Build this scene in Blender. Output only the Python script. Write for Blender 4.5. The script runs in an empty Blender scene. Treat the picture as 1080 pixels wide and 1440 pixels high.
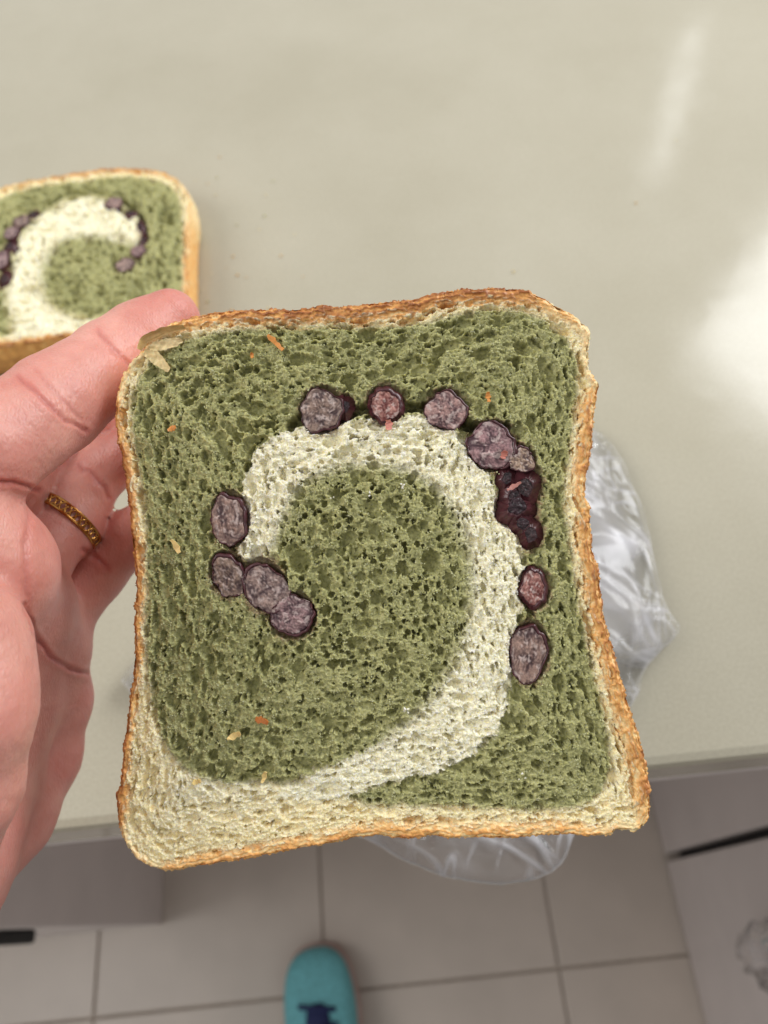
import bpy, math
import numpy as np
from mathutils import Matrix, Vector
rng = np.random.default_rng(7)
S = bpy.context.scene
COL = S.collection

# ------------------------------------------------------------------ camera
F = 1082.0                                   # focal length in photograph pixels (1080 x 1440)
PITCH, ROLL = math.radians(62), math.radians(6.1)
CAM = np.array([0.0, 0.0, 1.155])
r0, u0 = np.array([1.0, 0, 0]), np.array([0, math.sin(PITCH), math.cos(PITCH)])
FW = np.array([0, math.cos(PITCH), -math.sin(PITCH)])
RT = math.cos(ROLL) * r0 - math.sin(ROLL) * u0
UP = math.sin(ROLL) * r0 + math.cos(ROLL) * u0
cd = bpy.data.cameras.new('camera')
cd.sensor_width = 36; cd.lens = F / 1440 * 36; cd.clip_start = 0.01; cd.clip_end = 60
cd.dof.use_dof = True; cd.dof.focus_distance = 0.171; cd.dof.aperture_fstop = 13.5
cam = bpy.data.objects.new('camera', cd); COL.objects.link(cam)
BASIS = Matrix(((RT[0], UP[0], -FW[0]), (RT[1], UP[1], -FW[1]), (RT[2], UP[2], -FW[2])))
cam.matrix_world = Matrix.Translation(Vector(CAM)) @ BASIS.to_4x4()
S.camera = cam

def at(px, py, d):
    return CAM + d * ((px - 540) / F * RT + (720 - py) / F * UP + FW)
def on_z(px, py, z):
    v = at(px, py, 1.0) - CAM
    return CAM + v * ((z - CAM[2]) / v[2])

# ------------------------------------------------------------------ light
W = bpy.data.worlds.new('World'); S.world = W; W.use_nodes = True
bg = W.node_tree.nodes['Background']
bg.inputs['Color'].default_value = (1.0, 0.985, 0.96, 1); bg.inputs['Strength'].default_value = 0.18

def area(name, loc, target, sx, sy, power, color):
    l = bpy.data.lights.new(name, 'AREA'); l.shape = 'RECTANGLE'; l.size = sx; l.size_y = sy
    l.energy = power; l.color = color
    o = bpy.data.objects.new(name, l); COL.objects.link(o); o.location = loc
    o.rotation_euler = (Vector(target) - Vector(loc)).to_track_quat('-Z', 'Y').to_euler()
    return o
def polar(az, el, dist, base=(0.2, 0.3, 0.85)):
    a, e = math.radians(az), math.radians(el)
    return (base[0] + dist * math.sin(a) * math.cos(e), base[1] + dist * math.cos(a) * math.cos(e), base[2] + dist * math.sin(e))
area('window_or_fill_light', polar(62, 36, 1.8), (0.2, 0.3, 0.85), 1.25, 1.05, 36, (0.97, 0.985, 1.0))     # the window beside the counter
area('window_or_fill_light', polar(23.8, 32, 1.8), (0.2, 0.3, 0.85), 0.05, 0.34, 0.16, (0.96, 0.98, 1.0))  # a narrow pane beside it
area('window_or_fill_light', (-1.25, 0.15, 2.0), (0.0, 0.1, 0.95), 0.9, 0.9, 13, (1.0, 0.98, 0.95))       # fill lamp added on the left to brighten the hand
area('ceiling_light', (0.3, 1.0, 2.7), (0.3, 1.0, 0), 8.0, 8.0, 98, (1.0, 0.99, 0.965))   # light coming off the white ceiling
vs = S.view_settings
vs.view_transform = 'Standard'; vs.look = 'None'; vs.exposure = 0.06; vs.gamma = 1.0
S.cycles.max_bounces = 8; S.cycles.transparent_max_bounces = 16
S.cycles.caustics_reflective = False; S.cycles.caustics_refractive = False

# ------------------------------------------------------------------ helpers
def tag(o, label=None, cat=None, group=None, kind=None):
    if label: o['label'] = label
    if cat: o['category'] = cat
    if group: o['group'] = group
    if kind: o['kind'] = kind
    return o
def link(o, parent=None):
    COL.objects.link(o)
    if parent is not None: o.parent = parent
    return o
def empty(name, loc, basis=None):
    o = bpy.data.objects.new(name, None); o.empty_display_size = 0.02
    m = Matrix.Translation(Vector(loc))
    o.matrix_world = m @ basis.to_4x4() if basis is not None else m
    COL.objects.link(o); return o
def mesh_obj(name, V, Fc, mat, parent=None, col=None, smooth=True, attrs=None):
    V = np.asarray(V, dtype=np.float32)
    me = bpy.data.meshes.new(name)
    if isinstance(Fc, np.ndarray):
        k = Fc.shape[1]; n = len(Fc)
        me.vertices.add(len(V)); me.vertices.foreach_set('co', V.ravel())
        me.loops.add(n * k); me.loops.foreach_set('vertex_index', Fc.astype(np.int32).ravel())
        me.polygons.add(n); me.polygons.foreach_set('loop_start', np.arange(0, n * k, k, dtype=np.int32))
        me.update(calc_edges=True)
    else:
        me.from_pydata(V.tolist(), [], [list(map(int, f)) for f in Fc]); me.update()
    me.polygons.foreach_set('use_smooth', np.full(len(me.polygons), smooth))
    if col is not None:
        a = me.color_attributes.new('Col', 'FLOAT_COLOR', 'POINT')
        a.data.foreach_set('color', np.c_[col, np.ones(len(col))].astype(np.float32).ravel())
    for nm, v in (attrs or {}).items():
        a = me.attributes.new(nm, 'FLOAT', 'POINT'); a.data.foreach_set('value', np.asarray(v, np.float32))
    me.materials.append(mat)
    o = bpy.data.objects.new(name, me)
    return link(o, parent)
def box(name, lo, hi, mat, parent=None, bevel=0.0, seg=2):
    import bmesh
    bm = bmesh.new(); bmesh.ops.create_cube(bm, size=1)
    lo, hi = Vector(lo), Vector(hi)
    for v in bm.verts:
        v.co = Vector([(lo[i] + hi[i]) / 2 + v.co[i] * (hi[i] - lo[i]) for i in range(3)])
    if bevel: bmesh.ops.bevel(bm, geom=bm.edges[:], offset=bevel, segments=seg, affect='EDGES', profile=0.5)
    me = bpy.data.meshes.new(name); bm.to_mesh(me); bm.free(); me.materials.append(mat)
    return link(bpy.data.objects.new(name, me), parent)

def pn(x, y, seed=0):
    x = np.asarray(x, np.float64); y = np.asarray(y, np.float64)
    xi = np.floor(x).astype(np.int64); yi = np.floor(y).astype(np.int64); xf = x - xi; yf = y - yi
    def g(ix, iy, dx, dy):
        h = (ix * 374761393 + iy * 668265263 + seed * 974634777) & 0xffffffff
        h = ((h ^ (h >> 13)) * 1274126177) & 0xffffffff
        h = (h ^ (h >> 16)) & 0xffff
        a = h * (2 * math.pi / 65536)
        return np.cos(a) * dx + np.sin(a) * dy
    u = xf * xf * xf * (xf * (xf * 6 - 15) + 10); v = yf * yf * yf * (yf * (yf * 6 - 15) + 10)
    a = g(xi, yi, xf, yf); b = g(xi + 1, yi, xf - 1, yf); c = g(xi, yi + 1, xf, yf - 1); d = g(xi + 1, yi + 1, xf - 1, yf - 1)
    return 1.5 * ((a + (b - a) * u) * (1 - v) + (c + (d - c) * u) * v)
def fbm(x, y, seed=0, o=3):
    s = 0; amp = 1; t = 0
    for k in range(o):
        s = s + amp * pn(x * 2 ** k, y * 2 ** k, seed + 17 * k); t += amp; amp *= 0.5
    return s / t
def sstep(a, b, x):
    t = np.clip((x - a) / (b - a), 0, 1); return t * t * (3 - 2 * t)
def lerp(a, b, t):
    return a + (b - a) * t

def poly_dist(x, y, poly):
    """signed distance (inside > 0) of points to a closed polygon, with the nearest segment and the place on it"""
    P = np.asarray(poly, float)[:, :2]; n = len(P)
    best = np.full(x.shape, 1e18); bi = np.zeros(x.shape, np.int32); bt = np.zeros(x.shape)
    ins = np.zeros(x.shape, bool)
    for i in range(n):
        a = P[i]; b = P[(i + 1) % n]; e = b - a
        t = np.clip(((x - a[0]) * e[0] + (y - a[1]) * e[1]) / max(e @ e, 1e-9), 0, 1)
        d = (x - a[0] - t * e[0]) ** 2 + (y - a[1] - t * e[1]) ** 2
        m = d < best; best[m] = d[m]; bi[m] = i; bt[m] = t[m]
        c = (a[1] > y) != (b[1] > y)
        if e[1] != 0: ins ^= c & (x < a[0] + (y - a[1]) / e[1] * e[0])
    return np.where(ins, 1, -1) * np.sqrt(best), bi, bt
def smooth_poly(P, it=2):
    P = np.asarray(P, float)
    for _ in range(it):
        Q = np.roll(P, -1, 0); P = np.stack([0.75 * P + 0.25 * Q, 0.25 * P + 0.75 * Q], 1).reshape(-1, P.shape[1])
    return P

def surface_nets(v, origin, h):
    s = v < 0
    nx, ny, nz = v.shape
    cnt = np.zeros((nx - 1, ny - 1, nz - 1), np.int32)
    for a in (0, 1):
        for b in (0, 1):
            for c in (0, 1): cnt += s[a:nx - 1 + a, b:ny - 1 + b, c:nz - 1 + c]
    act = (cnt > 0) & (cnt < 8)
    I = np.argwhere(act); idx = -np.ones(act.shape, np.int64); idx[act] = np.arange(len(I))
    acc = np.zeros((len(I), 3)); num = np.zeros(len(I))
    C = [(a, b, c) for a in (0, 1) for b in (0, 1) for c in (0, 1)]
    for p in C:
        for ax in range(3):
            if p[ax]: continue
            q = list(p); q[ax] = 1
            va = v[I[:, 0] + p[0], I[:, 1] + p[1], I[:, 2] + p[2]]; vb = v[I[:, 0] + q[0], I[:, 1] + q[1], I[:, 2] + q[2]]
            m = (va < 0) != (vb < 0)
            t = va[m] / (va[m] - vb[m]); pt = np.tile(np.array(p, float), (m.sum(), 1)); pt[:, ax] += t
            acc[m] += pt; num[m] += 1
    V = (I + acc / num[:, None]) * h + origin
    Q = []
    for ax in range(3):
        o1, o2 = (ax + 1) % 3, (ax + 2) % 3
        sl = [slice(None)] * 3; sl[ax] = slice(0, -1); sh = [slice(None)] * 3; sh[ax] = slice(1, None)
        A = s[tuple(sl)]; B = s[tuple(sh)]
        E = np.argwhere(A != B)
        E = E[(E[:, o1] > 0) & (E[:, o2] > 0) & (E[:, o1] < v.shape[o1] - 1) & (E[:, o2] < v.shape[o2] - 1)]
        def cell(d1, d2):
            c = E.copy(); c[:, o1] -= d1; c[:, o2] -= d2
            return idx[c[:, 0], c[:, 1], c[:, 2]]
        q = np.stack([cell(1, 1), cell(0, 1), cell(0, 0), cell(1, 0)], 1)
        flip = ~A[E[:, 0], E[:, 1], E[:, 2]]
        q[flip] = q[flip][:, ::-1]; Q.append(q)
    return V, np.concatenate(Q)

# ------------------------------------------------------------------ materials
def mat(name):
    m = bpy.data.materials.new(name); m.use_nodes = True
    return m, m.node_tree.nodes, m.node_tree.links, m.node_tree.nodes['Principled BSDF']
def noise_node(nt, scale, detail=3, rough=0.5, coord='Object', stretch=None):
    tc = nt.nodes.new('ShaderNodeTexCoord'); n = nt.nodes.new('ShaderNodeTexNoise')
    n.inputs['Scale'].default_value = scale; n.inputs['Detail'].default_value = detail; n.inputs['Roughness'].default_value = rough
    if stretch:
        mp = nt.nodes.new('ShaderNodeMapping'); mp.inputs['Scale'].default_value = stretch
        nt.links.new(tc.outputs[coord], mp.inputs['Vector']); nt.links.new(mp.outputs['Vector'], n.inputs['Vector'])
    else: nt.links.new(tc.outputs[coord], n.inputs['Vector'])
    return n
def ramp(nt, fac, stops):
    r = nt.nodes.new('ShaderNodeValToRGB'); e = r.color_ramp.elements
    while len(e) < len(stops): e.new(0.5)
    for k, (p, c) in enumerate(stops): e[k].position = p; e[k].color = (*c, 1)
    nt.links.new(fac, r.inputs['Fac']); return r
def bump(nt, fac, strength, dist, normal=None):
    b = nt.nodes.new('ShaderNodeBump'); b.inputs['Strength'].default_value = strength; b.inputs['Distance'].default_value = dist
    nt.links.new(fac, b.inputs['Height'])
    if normal is not None: nt.links.new(normal, b.inputs['Normal'])
    return b
def plain(name, color, rough=0.5, metal=0.0, var=0.12, scale=40, bmp=0.1, bd=0.0005):
    m, N, L, P = mat(name); nt = m.node_tree
    n = noise_node(nt, scale, 4)
    c = np.array(color)
    r = ramp(nt, n.outputs['Fac'], [(0.3, tuple(c * (1 - var))), (0.7, tuple(np.minimum(c * (1 + var), 1)))])
    L.new(r.outputs['Color'], P.inputs['Base Color'])
    P.inputs['Roughness'].default_value = rough; P.inputs['Metallic'].default_value = metal
    if bmp: L.new(bump(nt, n.outputs['Fac'], bmp, bd).outputs['Normal'], P.inputs['Normal'])
    return m
def attr_mat(name, rough, spec, sss, radius, nscale=2600, var=0.2, bstr=0.45, bd=0.0003):
    m, N, L, P = mat(name); nt = m.node_tree
    a = N.new('ShaderNodeVertexColor'); a.layer_name = 'Col'
    n = noise_node(nt, nscale, 3, 0.6)
    r = ramp(nt, n.outputs['Fac'], [(0.3, (1 - var,) * 3), (0.72, (1 + var,) * 3)])
    mx = N.new('ShaderNodeMix'); mx.data_type = 'RGBA'; mx.blend_type = 'MULTIPLY'; mx.inputs['Factor'].default_value = 1
    L.new(a.outputs['Color'], mx.inputs['A']); L.new(r.outputs['Color'], mx.inputs['B'])
    L.new(mx.outputs['Result'], P.inputs['Base Color'])
    P.inputs['Roughness'].default_value = rough; P.inputs['Specular IOR Level'].default_value = spec
    P.inputs['Subsurface Weight'].default_value = sss; P.inputs['Subsurface Radius'].default_value = radius
    P.inputs['Subsurface Scale'].default_value = 1.0
    L.new(bump(nt, n.outputs['Fac'], bstr, bd).outputs['Normal'], P.inputs['Normal'])
    return m
M_CRUMB = attr_mat('bread_crumb', 0.58, 0.25, 0.6, (0.0013, 0.0012, 0.0006))
M_CRUST = attr_mat('bread_crust', 0.45, 0.4, 0.2, (0.0008, 0.0004, 0.0002), nscale=900, var=0.16, bstr=0.25)
M_FLESH = attr_mat('bean_flesh', 0.42, 0.4, 0.15, (0.0006, 0.0003, 0.0003), nscale=1800, var=0.35, bstr=0.5)
M_SKIN_BEAN = plain('bean_skin', (0.07, 0.02, 0.025), 0.26, var=0.4, scale=600, bmp=0.3, bd=0.0003)

def counter_mat():
    m, N, L, P = mat('beige_stone'); nt = m.node_tree
    n1 = noise_node(nt, 9, 5, 0.6); n2 = noise_node(nt, 900, 2)
    r = ramp(nt, n1.outputs['Fac'], [(0.3, (0.40, 0.368, 0.282)), (0.7, (0.45, 0.418, 0.33))])
    r2 = ramp(nt, n2.outputs['Fac'], [(0.35, (0.93, 0.93, 0.92)), (0.68, (1.05, 1.05, 1.05))])
    mx = N.new('ShaderNodeMix'); mx.data_type = 'RGBA'; mx.blend_type = 'MULTIPLY'; mx.inputs['Factor'].default_value = 1
    L.new(r.outputs['Color'], mx.inputs['A']); L.new(r2.outputs['Color'], mx.inputs['B'])
    L.new(mx.outputs['Result'], P.inputs['Base Color'])
    n3 = noise_node(nt, 22, 4, 0.55)
    rr = ramp(nt, n3.outputs['Fac'], [(0.3, (0.09,) * 3), (0.7, (0.17,) * 3)])
    L.new(rr.outputs['Color'], P.inputs['Roughness']); P.inputs['Specular IOR Level'].default_value = 0.5
    n4 = noise_node(nt, 30, 2)
    L.new(bump(nt, n4.outputs['Fac'], 0.14, 0.0012).outputs['Normal'], P.inputs['Normal'])
    return m
M_COUNTER = counter_mat()
M_TILE = plain('floor_tile', (0.52, 0.455, 0.40), 0.35, var=0.06, scale=12, bmp=0.05)
M_GROUT = plain('grout', (0.40, 0.34, 0.29), 0.9, var=0.2, scale=200)
M_CAB = plain('cabinet_laminate', (0.70, 0.64, 0.625), 0.4, var=0.04, scale=15, bmp=0.03)
M_DARK = plain('dark_gap', (0.012, 0.012, 0.014), 0.6, var=0.2)
M_GOLD = plain('gold', (0.48, 0.24, 0.065), 0.22, metal=1.0, var=0.1, scale=500, bmp=0.2, bd=0.0002)

def film_mat(name, milk_and_glint, gloss):
    m, N, L, P = mat(name); N.remove(P); out = N['Material Output']
    tr = N.new('ShaderNodeBsdfTransparent'); tr.inputs['Color'].default_value = (0.99, 0.99, 0.995, 1)
    gl = N.new('ShaderNodeBsdfGlossy'); gl.inputs['Roughness'].default_value = 0.09
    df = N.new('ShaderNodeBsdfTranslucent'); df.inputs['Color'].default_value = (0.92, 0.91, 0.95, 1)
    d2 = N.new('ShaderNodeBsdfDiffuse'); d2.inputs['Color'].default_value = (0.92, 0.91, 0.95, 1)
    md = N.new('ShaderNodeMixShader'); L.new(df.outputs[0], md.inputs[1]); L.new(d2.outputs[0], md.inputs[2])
    at_ = N.new('ShaderNodeAttribute'); at_.attribute_name = 'milk_and_glint'
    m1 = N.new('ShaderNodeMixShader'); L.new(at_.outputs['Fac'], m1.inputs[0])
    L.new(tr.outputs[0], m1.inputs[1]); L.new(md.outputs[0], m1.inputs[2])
    lw = N.new('ShaderNodeFresnel'); lw.inputs['IOR'].default_value = gloss
    m2 = N.new('ShaderNodeMixShader'); L.new(lw.outputs[0], m2.inputs[0])
    L.new(m1.outputs[0], m2.inputs[1]); L.new(gl.outputs[0], m2.inputs[2]); L.new(m2.outputs[0], out.inputs['Surface'])
    return m
M_FILM = film_mat('clear_film', 0.1, 1.4)

def hand_mat():
    m, N, L, P = mat('skin'); nt = m.node_tree
    n1 = noise_node(nt, 60, 4, 0.6)
    base = ramp(nt, n1.outputs['Fac'], [(0.3, (0.57, 0.222, 0.18)), (0.7, (0.73, 0.375, 0.31))])
    a = N.new('ShaderNodeAttribute'); a.attribute_name = 'red'
    mx = N.new('ShaderNodeMix'); mx.data_type = 'RGBA'; L.new(a.outputs['Fac'], mx.inputs['Factor'])
    L.new(base.outputs['Color'], mx.inputs['A']); mx.inputs['B'].default_value = (0.50, 0.13, 0.11, 1)
    L.new(mx.outputs['Result'], P.inputs['Base Color'])
    P.inputs['Subsurface Weight'].default_value = 0.5; P.inputs['Subsurface Scale'].default_value = 1.0
    P.inputs['Subsurface Radius'].default_value = (0.0035, 0.0012, 0.0007)
    P.inputs['Roughness'].default_value = 0.42; P.inputs['Specular IOR Level'].default_value = 0.4
    n2 = noise_node(nt, 900, 3, 0.6, stretch=(1, 0.35, 1)); n3 = noise_node(nt, 250, 4, 0.6)
    tc = N.new('ShaderNodeTexCoord'); wv = N.new('ShaderNodeTexWave'); wv.wave_type = 'RINGS'; wv.rings_direction = 'SPHERICAL'
    mp = N.new('ShaderNodeMapping'); mp.vector_type = 'POINT'
    mp.inputs['Location'].default_value = tuple(-c for c in (-0.030, 0.075, -0.192)); L.new(tc.outputs['Object'], mp.inputs['Vector'])
    L.new(mp.outputs['Vector'], wv.inputs['Vector']); wv.inputs['Scale'].default_value = 560
    wv.inputs['Distortion'].default_value = 2.5; wv.inputs['Detail'].default_value = 1; wv.inputs['Detail Scale'].default_value = 0.3
    at2 = N.new('ShaderNodeAttribute'); at2.attribute_name = 'tip'
    mul = N.new('ShaderNodeMath'); mul.operation = 'MULTIPLY'; L.new(wv.outputs['Fac'], mul.inputs[0]); L.new(at2.outputs['Fac'], mul.inputs[1])
    vo = N.new('ShaderNodeTexVoronoi'); vo.feature = 'DISTANCE_TO_EDGE'; vo.inputs['Scale'].default_value = 1100; mp2 = N.new('ShaderNodeMapping'); mp2.inputs['Scale'].default_value = (1, .55, 1); mp2.inputs['Rotation'].default_value = (0, 0, .6); L.new(tc.outputs['Object'], mp2.inputs['Vector']); L.new(mp2.outputs['Vector'], vo.inputs['Vector'])
    b0 = bump(nt, vo.outputs['Distance'], 0.8, 0.0002); b1 = bump(nt, n2.outputs['Fac'], 0.35, 0.0003, b0.outputs['Normal']); b2 = bump(nt, n3.outputs['Fac'], 0.3, 0.0006, b1.outputs['Normal'])
    b3 = bump(nt, mul.outputs[0], 0.22, 0.00012, b2.outputs['Normal'])
    L.new(b3.outputs['Normal'], P.inputs['Normal'])
    return m
M_HAND = hand_mat()

# ------------------------------------------------------------------ setting: floor, counter, cabinets
ZC = 0.85
y_edge = on_z(540, 1120, ZC)[1]
fl = box('floor', (-2.5, -1.8, -0.06), (2.5, 2.5, -0.004), M_GROUT); tag(fl, kind='structure')
g0 = on_z(786, 1362, 0.0)
T = 0.30
tile_me = None
for i in range(-4, 4):
    for j in range(-4, 3):
        x, y = g0[0] + i * T, g0[1] + j * T
        if tile_me is None:
            o = box('tile', (0.0015, 0.0015, -0.008), (T - 0.0015, T - 0.0015, 0.0), M_TILE, bevel=0.0012)
            tile_me = o.data; o.parent = fl
        else:
            o = link(bpy.data.objects.new('tile', tile_me), fl)
        o.location = (x, y, 0)
kc = empty('kitchen_counter', (0, y_edge + 0.3, 0))
tag(kc, 'pale beige speckled stone kitchen counter with both bread slices above it', 'counter')
def kbox(name, lo, hi, m, bevel=0.0):
    o = box(name, lo, hi, m, None, bevel); o.parent = kc; o.matrix_parent_inverse = kc.matrix_world.inverted()
    return o
kbox('countertop', (-1.6, y_edge, ZC - 0.035), (1.9, y_edge + 1.6, ZC), M_COUNTER, 0.004)
kbox('edge_apron', (-1.6, y_edge + 0.003, ZC - 0.064), (1.9, y_edge + 0.04, ZC - 0.0352), M_CAB, 0.001)
kbox('base_panel', (-1.6, y_edge + 0.25, 0.0), (1.9, y_edge + 0.27, ZC - 0.036), M_CAB)

xr = on_z(950, 1270, 0.0)[0]; xl = on_z(228, 1290, 0.0)[0]; yl = on_z(228, 1300, 0.0)[1]
rc = empty('cabinet', (xr, -0.3, 0))
tag(rc, 'tall grey cabinet on the right with a dark slit between its doors', 'cabinet')
def cbox(root, name, lo, hi, m, bevel=0.0):
    o = box(name, lo, hi, m, None, bevel); o.parent = root; o.matrix_parent_inverse = root.matrix_world.inverted(); return o
yg = on_z(938, 1206, 0.0)[1]
cbox(rc, 'carcass', (xr + 0.021, -1.0, 0.0), (xr + 0.5, y_edge + 0.24, ZC - 0.066), M_DARK)
cbox(rc, 'door', (xr, yg + 0.005, 0.004), (xr + 0.019, y_edge + 0.24, ZC - 0.066), M_CAB, 0.0015)
cbox(rc, 'door', (xr, -1.0, 0.004), (xr + 0.019, yg - 0.005, ZC - 0.066), M_CAB, 0.0015)
lc = empty('cabinet', (xl - 0.2, yl + 0.1, 0))
tag(lc, 'short grey cabinet on the left below the hand with a black handle', 'cabinet')
cbox(lc, 'side_panel', (xl - 0.019, yl, 0.0), (xl, y_edge + 0.24, ZC - 0.066), M_CAB, 0.001)
cbox(lc, 'carcass', (xl - 0.6, yl + 0.021, 0.0), (xl - 0.020, y_edge + 0.24, ZC - 0.066), M_CAB)
cbox(lc, 'door', (xl - 0.6, yl + 0.001, 0.004), (xl - 0.0205, yl + 0.0195, ZC - 0.066), M_CAB, 0.002)
cbox(lc, 'handle', (xl - 0.036, yl - 0.012, 0.32), (xl - 0.024, yl + 0.0005, 0.74), M_DARK, 0.003)

# ------------------------------------------------------------------ bread
GREEN_A, GREEN_B = np.array([0.235, 0.238, 0.096]), np.array([0.50, 0.482, 0.23])
WHITE_A, WHITE_B = np.array([0.88, 0.80, 0.54]), np.array([0.94, 0.91, 0.74])
CREAM = np.array([0.94, 0.77, 0.42])
CR_PALE, CR_GOLD, CR_BROWN, CR_DARK = (np.array(c) for c in ([0.86, 0.69, 0.38], [0.77, 0.41, 0.125], [0.50, 0.21, 0.06], [0.30, 0.10, 0.028]))

def crust_colour(b):
    b = np.clip(b, 0, 1)[..., None]
    c = lerp(CR_PALE, CR_GOLD, np.clip(b / 0.4, 0, 1)); c = lerp(c, CR_BROWN, np.clip((b - 0.4) / 0.35, 0, 1))
    return lerp(c, CR_DARK, np.clip((b - 0.75) / 0.25, 0, 1))

def build_bread(root, su, outline, gpoly, wpoly, groove, big, step, seed, pore, thick, beans, bean_z=2.0, density=1.0, core_c=(520, 835, 1.0), bulge=0.0):
    """outline rows: x, y, crust width, browning (all in face units of su metres, y down)"""
    R = np.random.default_rng(seed)
    OUT = smooth_poly(outline, 1); GP = smooth_poly(gpoly, 2); WP = smooth_poly(wpoly, 2)
    x0, y0 = OUT[:, 0].min() - 8, OUT[:, 1].min() - 8; x1, y1 = OUT[:, 0].max() + 8, OUT[:, 1].max() + 8
    nx, ny = int((x1 - x0) / step) + 1, int((y1 - y0) / step) + 1
    X, Y = np.meshgrid(x0 + np.arange(nx) * step, y0 + np.arange(ny) * step, indexing='ij')
    d, bi, bt = poly_dist(X, Y, OUT)
    nb = len(OUT); seglen = np.hypot(*(np.roll(OUT[:, :2], -1, 0) - OUT[:, :2]).T); acc = np.concatenate([[0], np.cumsum(seglen)])
    sarc = acc[bi] + bt * seglen[bi]
    cw = 0.94 * lerp(OUT[bi, 2], OUT[(bi + 1) % nb, 2], bt); br = lerp(OUT[bi, 3], OUT[(bi + 1) % nb, 3], bt)
    ps = pore
    edge_n = 6.5 * ps * fbm(sarc / (24 * ps), np.zeros_like(sarc), seed + 3, 4) + 1.3 * ps * pn(X / (4 * ps), Y / (4 * ps), seed + 4)
    de = d + edge_n * 0.8
    gd, _, _ = poly_dist(X, Y, GP); wd, _, _ = poly_dist(X, Y, WP)
    wob = ps * (5 * fbm(X / (16 * ps), Y / (16 * ps), seed + 5, 3) + 2.0 * pn(X / (3.5 * ps), Y / (3.5 * ps), seed + 6))
    gd = gd + wob; wdn = wd + wob * 0.8
    # flow direction for the cells
    gx, gy = np.gradient(d, step)
    ang = np.arctan2(gx, -gy)
    core = 1 - sstep(165 * ps, 200 * ps, np.hypot((X - core_c[0]) * 1.05, (Y - core_c[1]) * 0.9) * ps / core_c[2])
    wdn = wdn + 3.5 * ps * pn(X / (6 * ps), Y / (6 * ps), seed + 71)
    isw = sstep(-2 * ps - 9 * ps * core, 3 * ps + 7 * ps * core, wdn)                 # white swirl
    isg = sstep(-3 * ps, 3 * ps, gd) * (1 - isw)      # green
    iswc = sstep(-4 * ps - 15 * ps * core, 4 * ps + 9 * ps * core, wdn + 5 * ps * fbm(X / (8 * ps), Y / (8 * ps), seed + 73, 3) + 3 * ps * pn(X / (2.5 * ps), Y / (2.5 * ps), seed + 74))
    isgc = sstep(-6 * ps, 6 * ps, gd) * (1 - iswc)
    # cut surface
    h = ps * (2.6 * fbm(X / (38 * ps), Y / (38 * ps), seed + 7, 3) + 1.8 * fbm(X / (9 * ps), Y / (9 * ps), seed + 8, 3))
    h += isw * 2.0 * ps * (0.4 + fbm(X / (11 * ps), Y / (11 * ps), seed + 9, 3))
    cz_crust = sstep(0.3, 1.1, de / np.maximum(cw, 1))   # 0 in crust
    h += (1 - cz_crust) * 2.5 * ps
    A = (x1 - x0) * (y1 - y0)
    depth = 15 * ps
    n = int(A * depth / (ps ** 3 * 4 / 3 * math.pi * 62) * 1.75 * density)
    px_ = R.uniform(x0, x1, n); py_ = R.uniform(y0, y1, n)
    XW = X + ps * (2.2 * fbm(X / (7 * ps), Y / (7 * ps), seed + 51, 3)); YW = Y + ps * (2.2 * fbm(X / (7 * ps), Y / (7 * ps), seed + 52, 3))
    pz_ = R.uniform(-depth, 4 * ps, n)
    rr_ = np.exp(R.normal(math.log(2.4 * ps), 0.55, n)); rr_ = np.clip(rr_, 1.2 * ps, 12 * ps)
    stq = R.uniform(0.9, 1.25, n)
    cand = [(px_[k], py_[k], pz_[k], rr_[k], stq[k]) for k in range(n)] + [(b[0], b[1], -b[2] * 0.3, b[2] * .88, -1.0) for b in big]
    for k in range(190):
        if k < 110: hx_, hy_ = core_c[0] + R.normal() * 85 * core_c[2], core_c[1] + R.normal() * 100 * core_c[2]
        else: hx_, hy_ = R.uniform(x0, x1), R.uniform(y0, y1)
        cand.append((hx_, hy_, -4 * ps, ps * R.uniform(2.2, 4.6), -2.0))
    cand.sort(key=lambda c: -(c[2]))
    for (cx, cy, cz, r, st) in cand:
        i, j = int((cx - x0) / step), int((cy - y0) / step)
        if not (0 <= i < nx and 0 <= j < ny) or d[i, j] < 1: continue
        dd = d[i, j]
        crustf = cz_crust[i, j]
        deep = 1.0 if st > 0 else (1.45 if st > -1.5 else 4.0); st = abs(st) if st > -1.5 else 1.0
        s_ = st * (1 + 1.3 * math.exp(-dd / (95 * ps)))
        f = 1.0
        if isg[i, j] < 0.5: f = 0.95; s_ *= 1.5
        if crustf < 0.5: f = 0.45; s_ *= 2.2
        a, b = r * f * math.sqrt(s_), r * f / math.sqrt(s_) ; c = r * f * (0.85 if isg[i, j] > 0.5 else 0.8) * (deep if isg[i, j] > 0.5 else 1)
        if crustf < 0.5: c *= 0.5
        w = int((a + 2 * ps) / step) + 2
        ia, ib, ja, jb = max(i - w, 0), min(i + w + 1, nx), max(j - w, 0), min(j + w + 1, ny)
        ca, sa = math.cos(ang[i, j]), math.sin(ang[i, j])
        ux = XW[ia:ib, ja:jb] - cx; uy = YW[ia:ib, ja:jb] - cy
        q = 1 - ((ux * ca + uy * sa) / a) ** 2 - ((-ux * sa + uy * ca) / b) ** 2
        H = h[ia:ib, ja:jb]
        m = q > 0
        sq = c * np.sqrt(np.where(m, q, 0))
        m &= (H <= cz + sq) & (H > cz - sq)
        H[m] = (cz - sq)[m]
    h = np.where(h < -9 * ps, -9 * ps + (h + 9 * ps) * 0.85, h)
    n2 = int(A / (ps * ps) * 0.024)                       # small cells in the walls and floors of the large ones
    qx, qy = R.uniform(x0, x1, n2), R.uniform(y0, y1, n2); qr = np.exp(R.normal(math.log(1.9 * ps), 0.35, n2)); qo = R.uniform(-.2, .75, n2)
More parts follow.
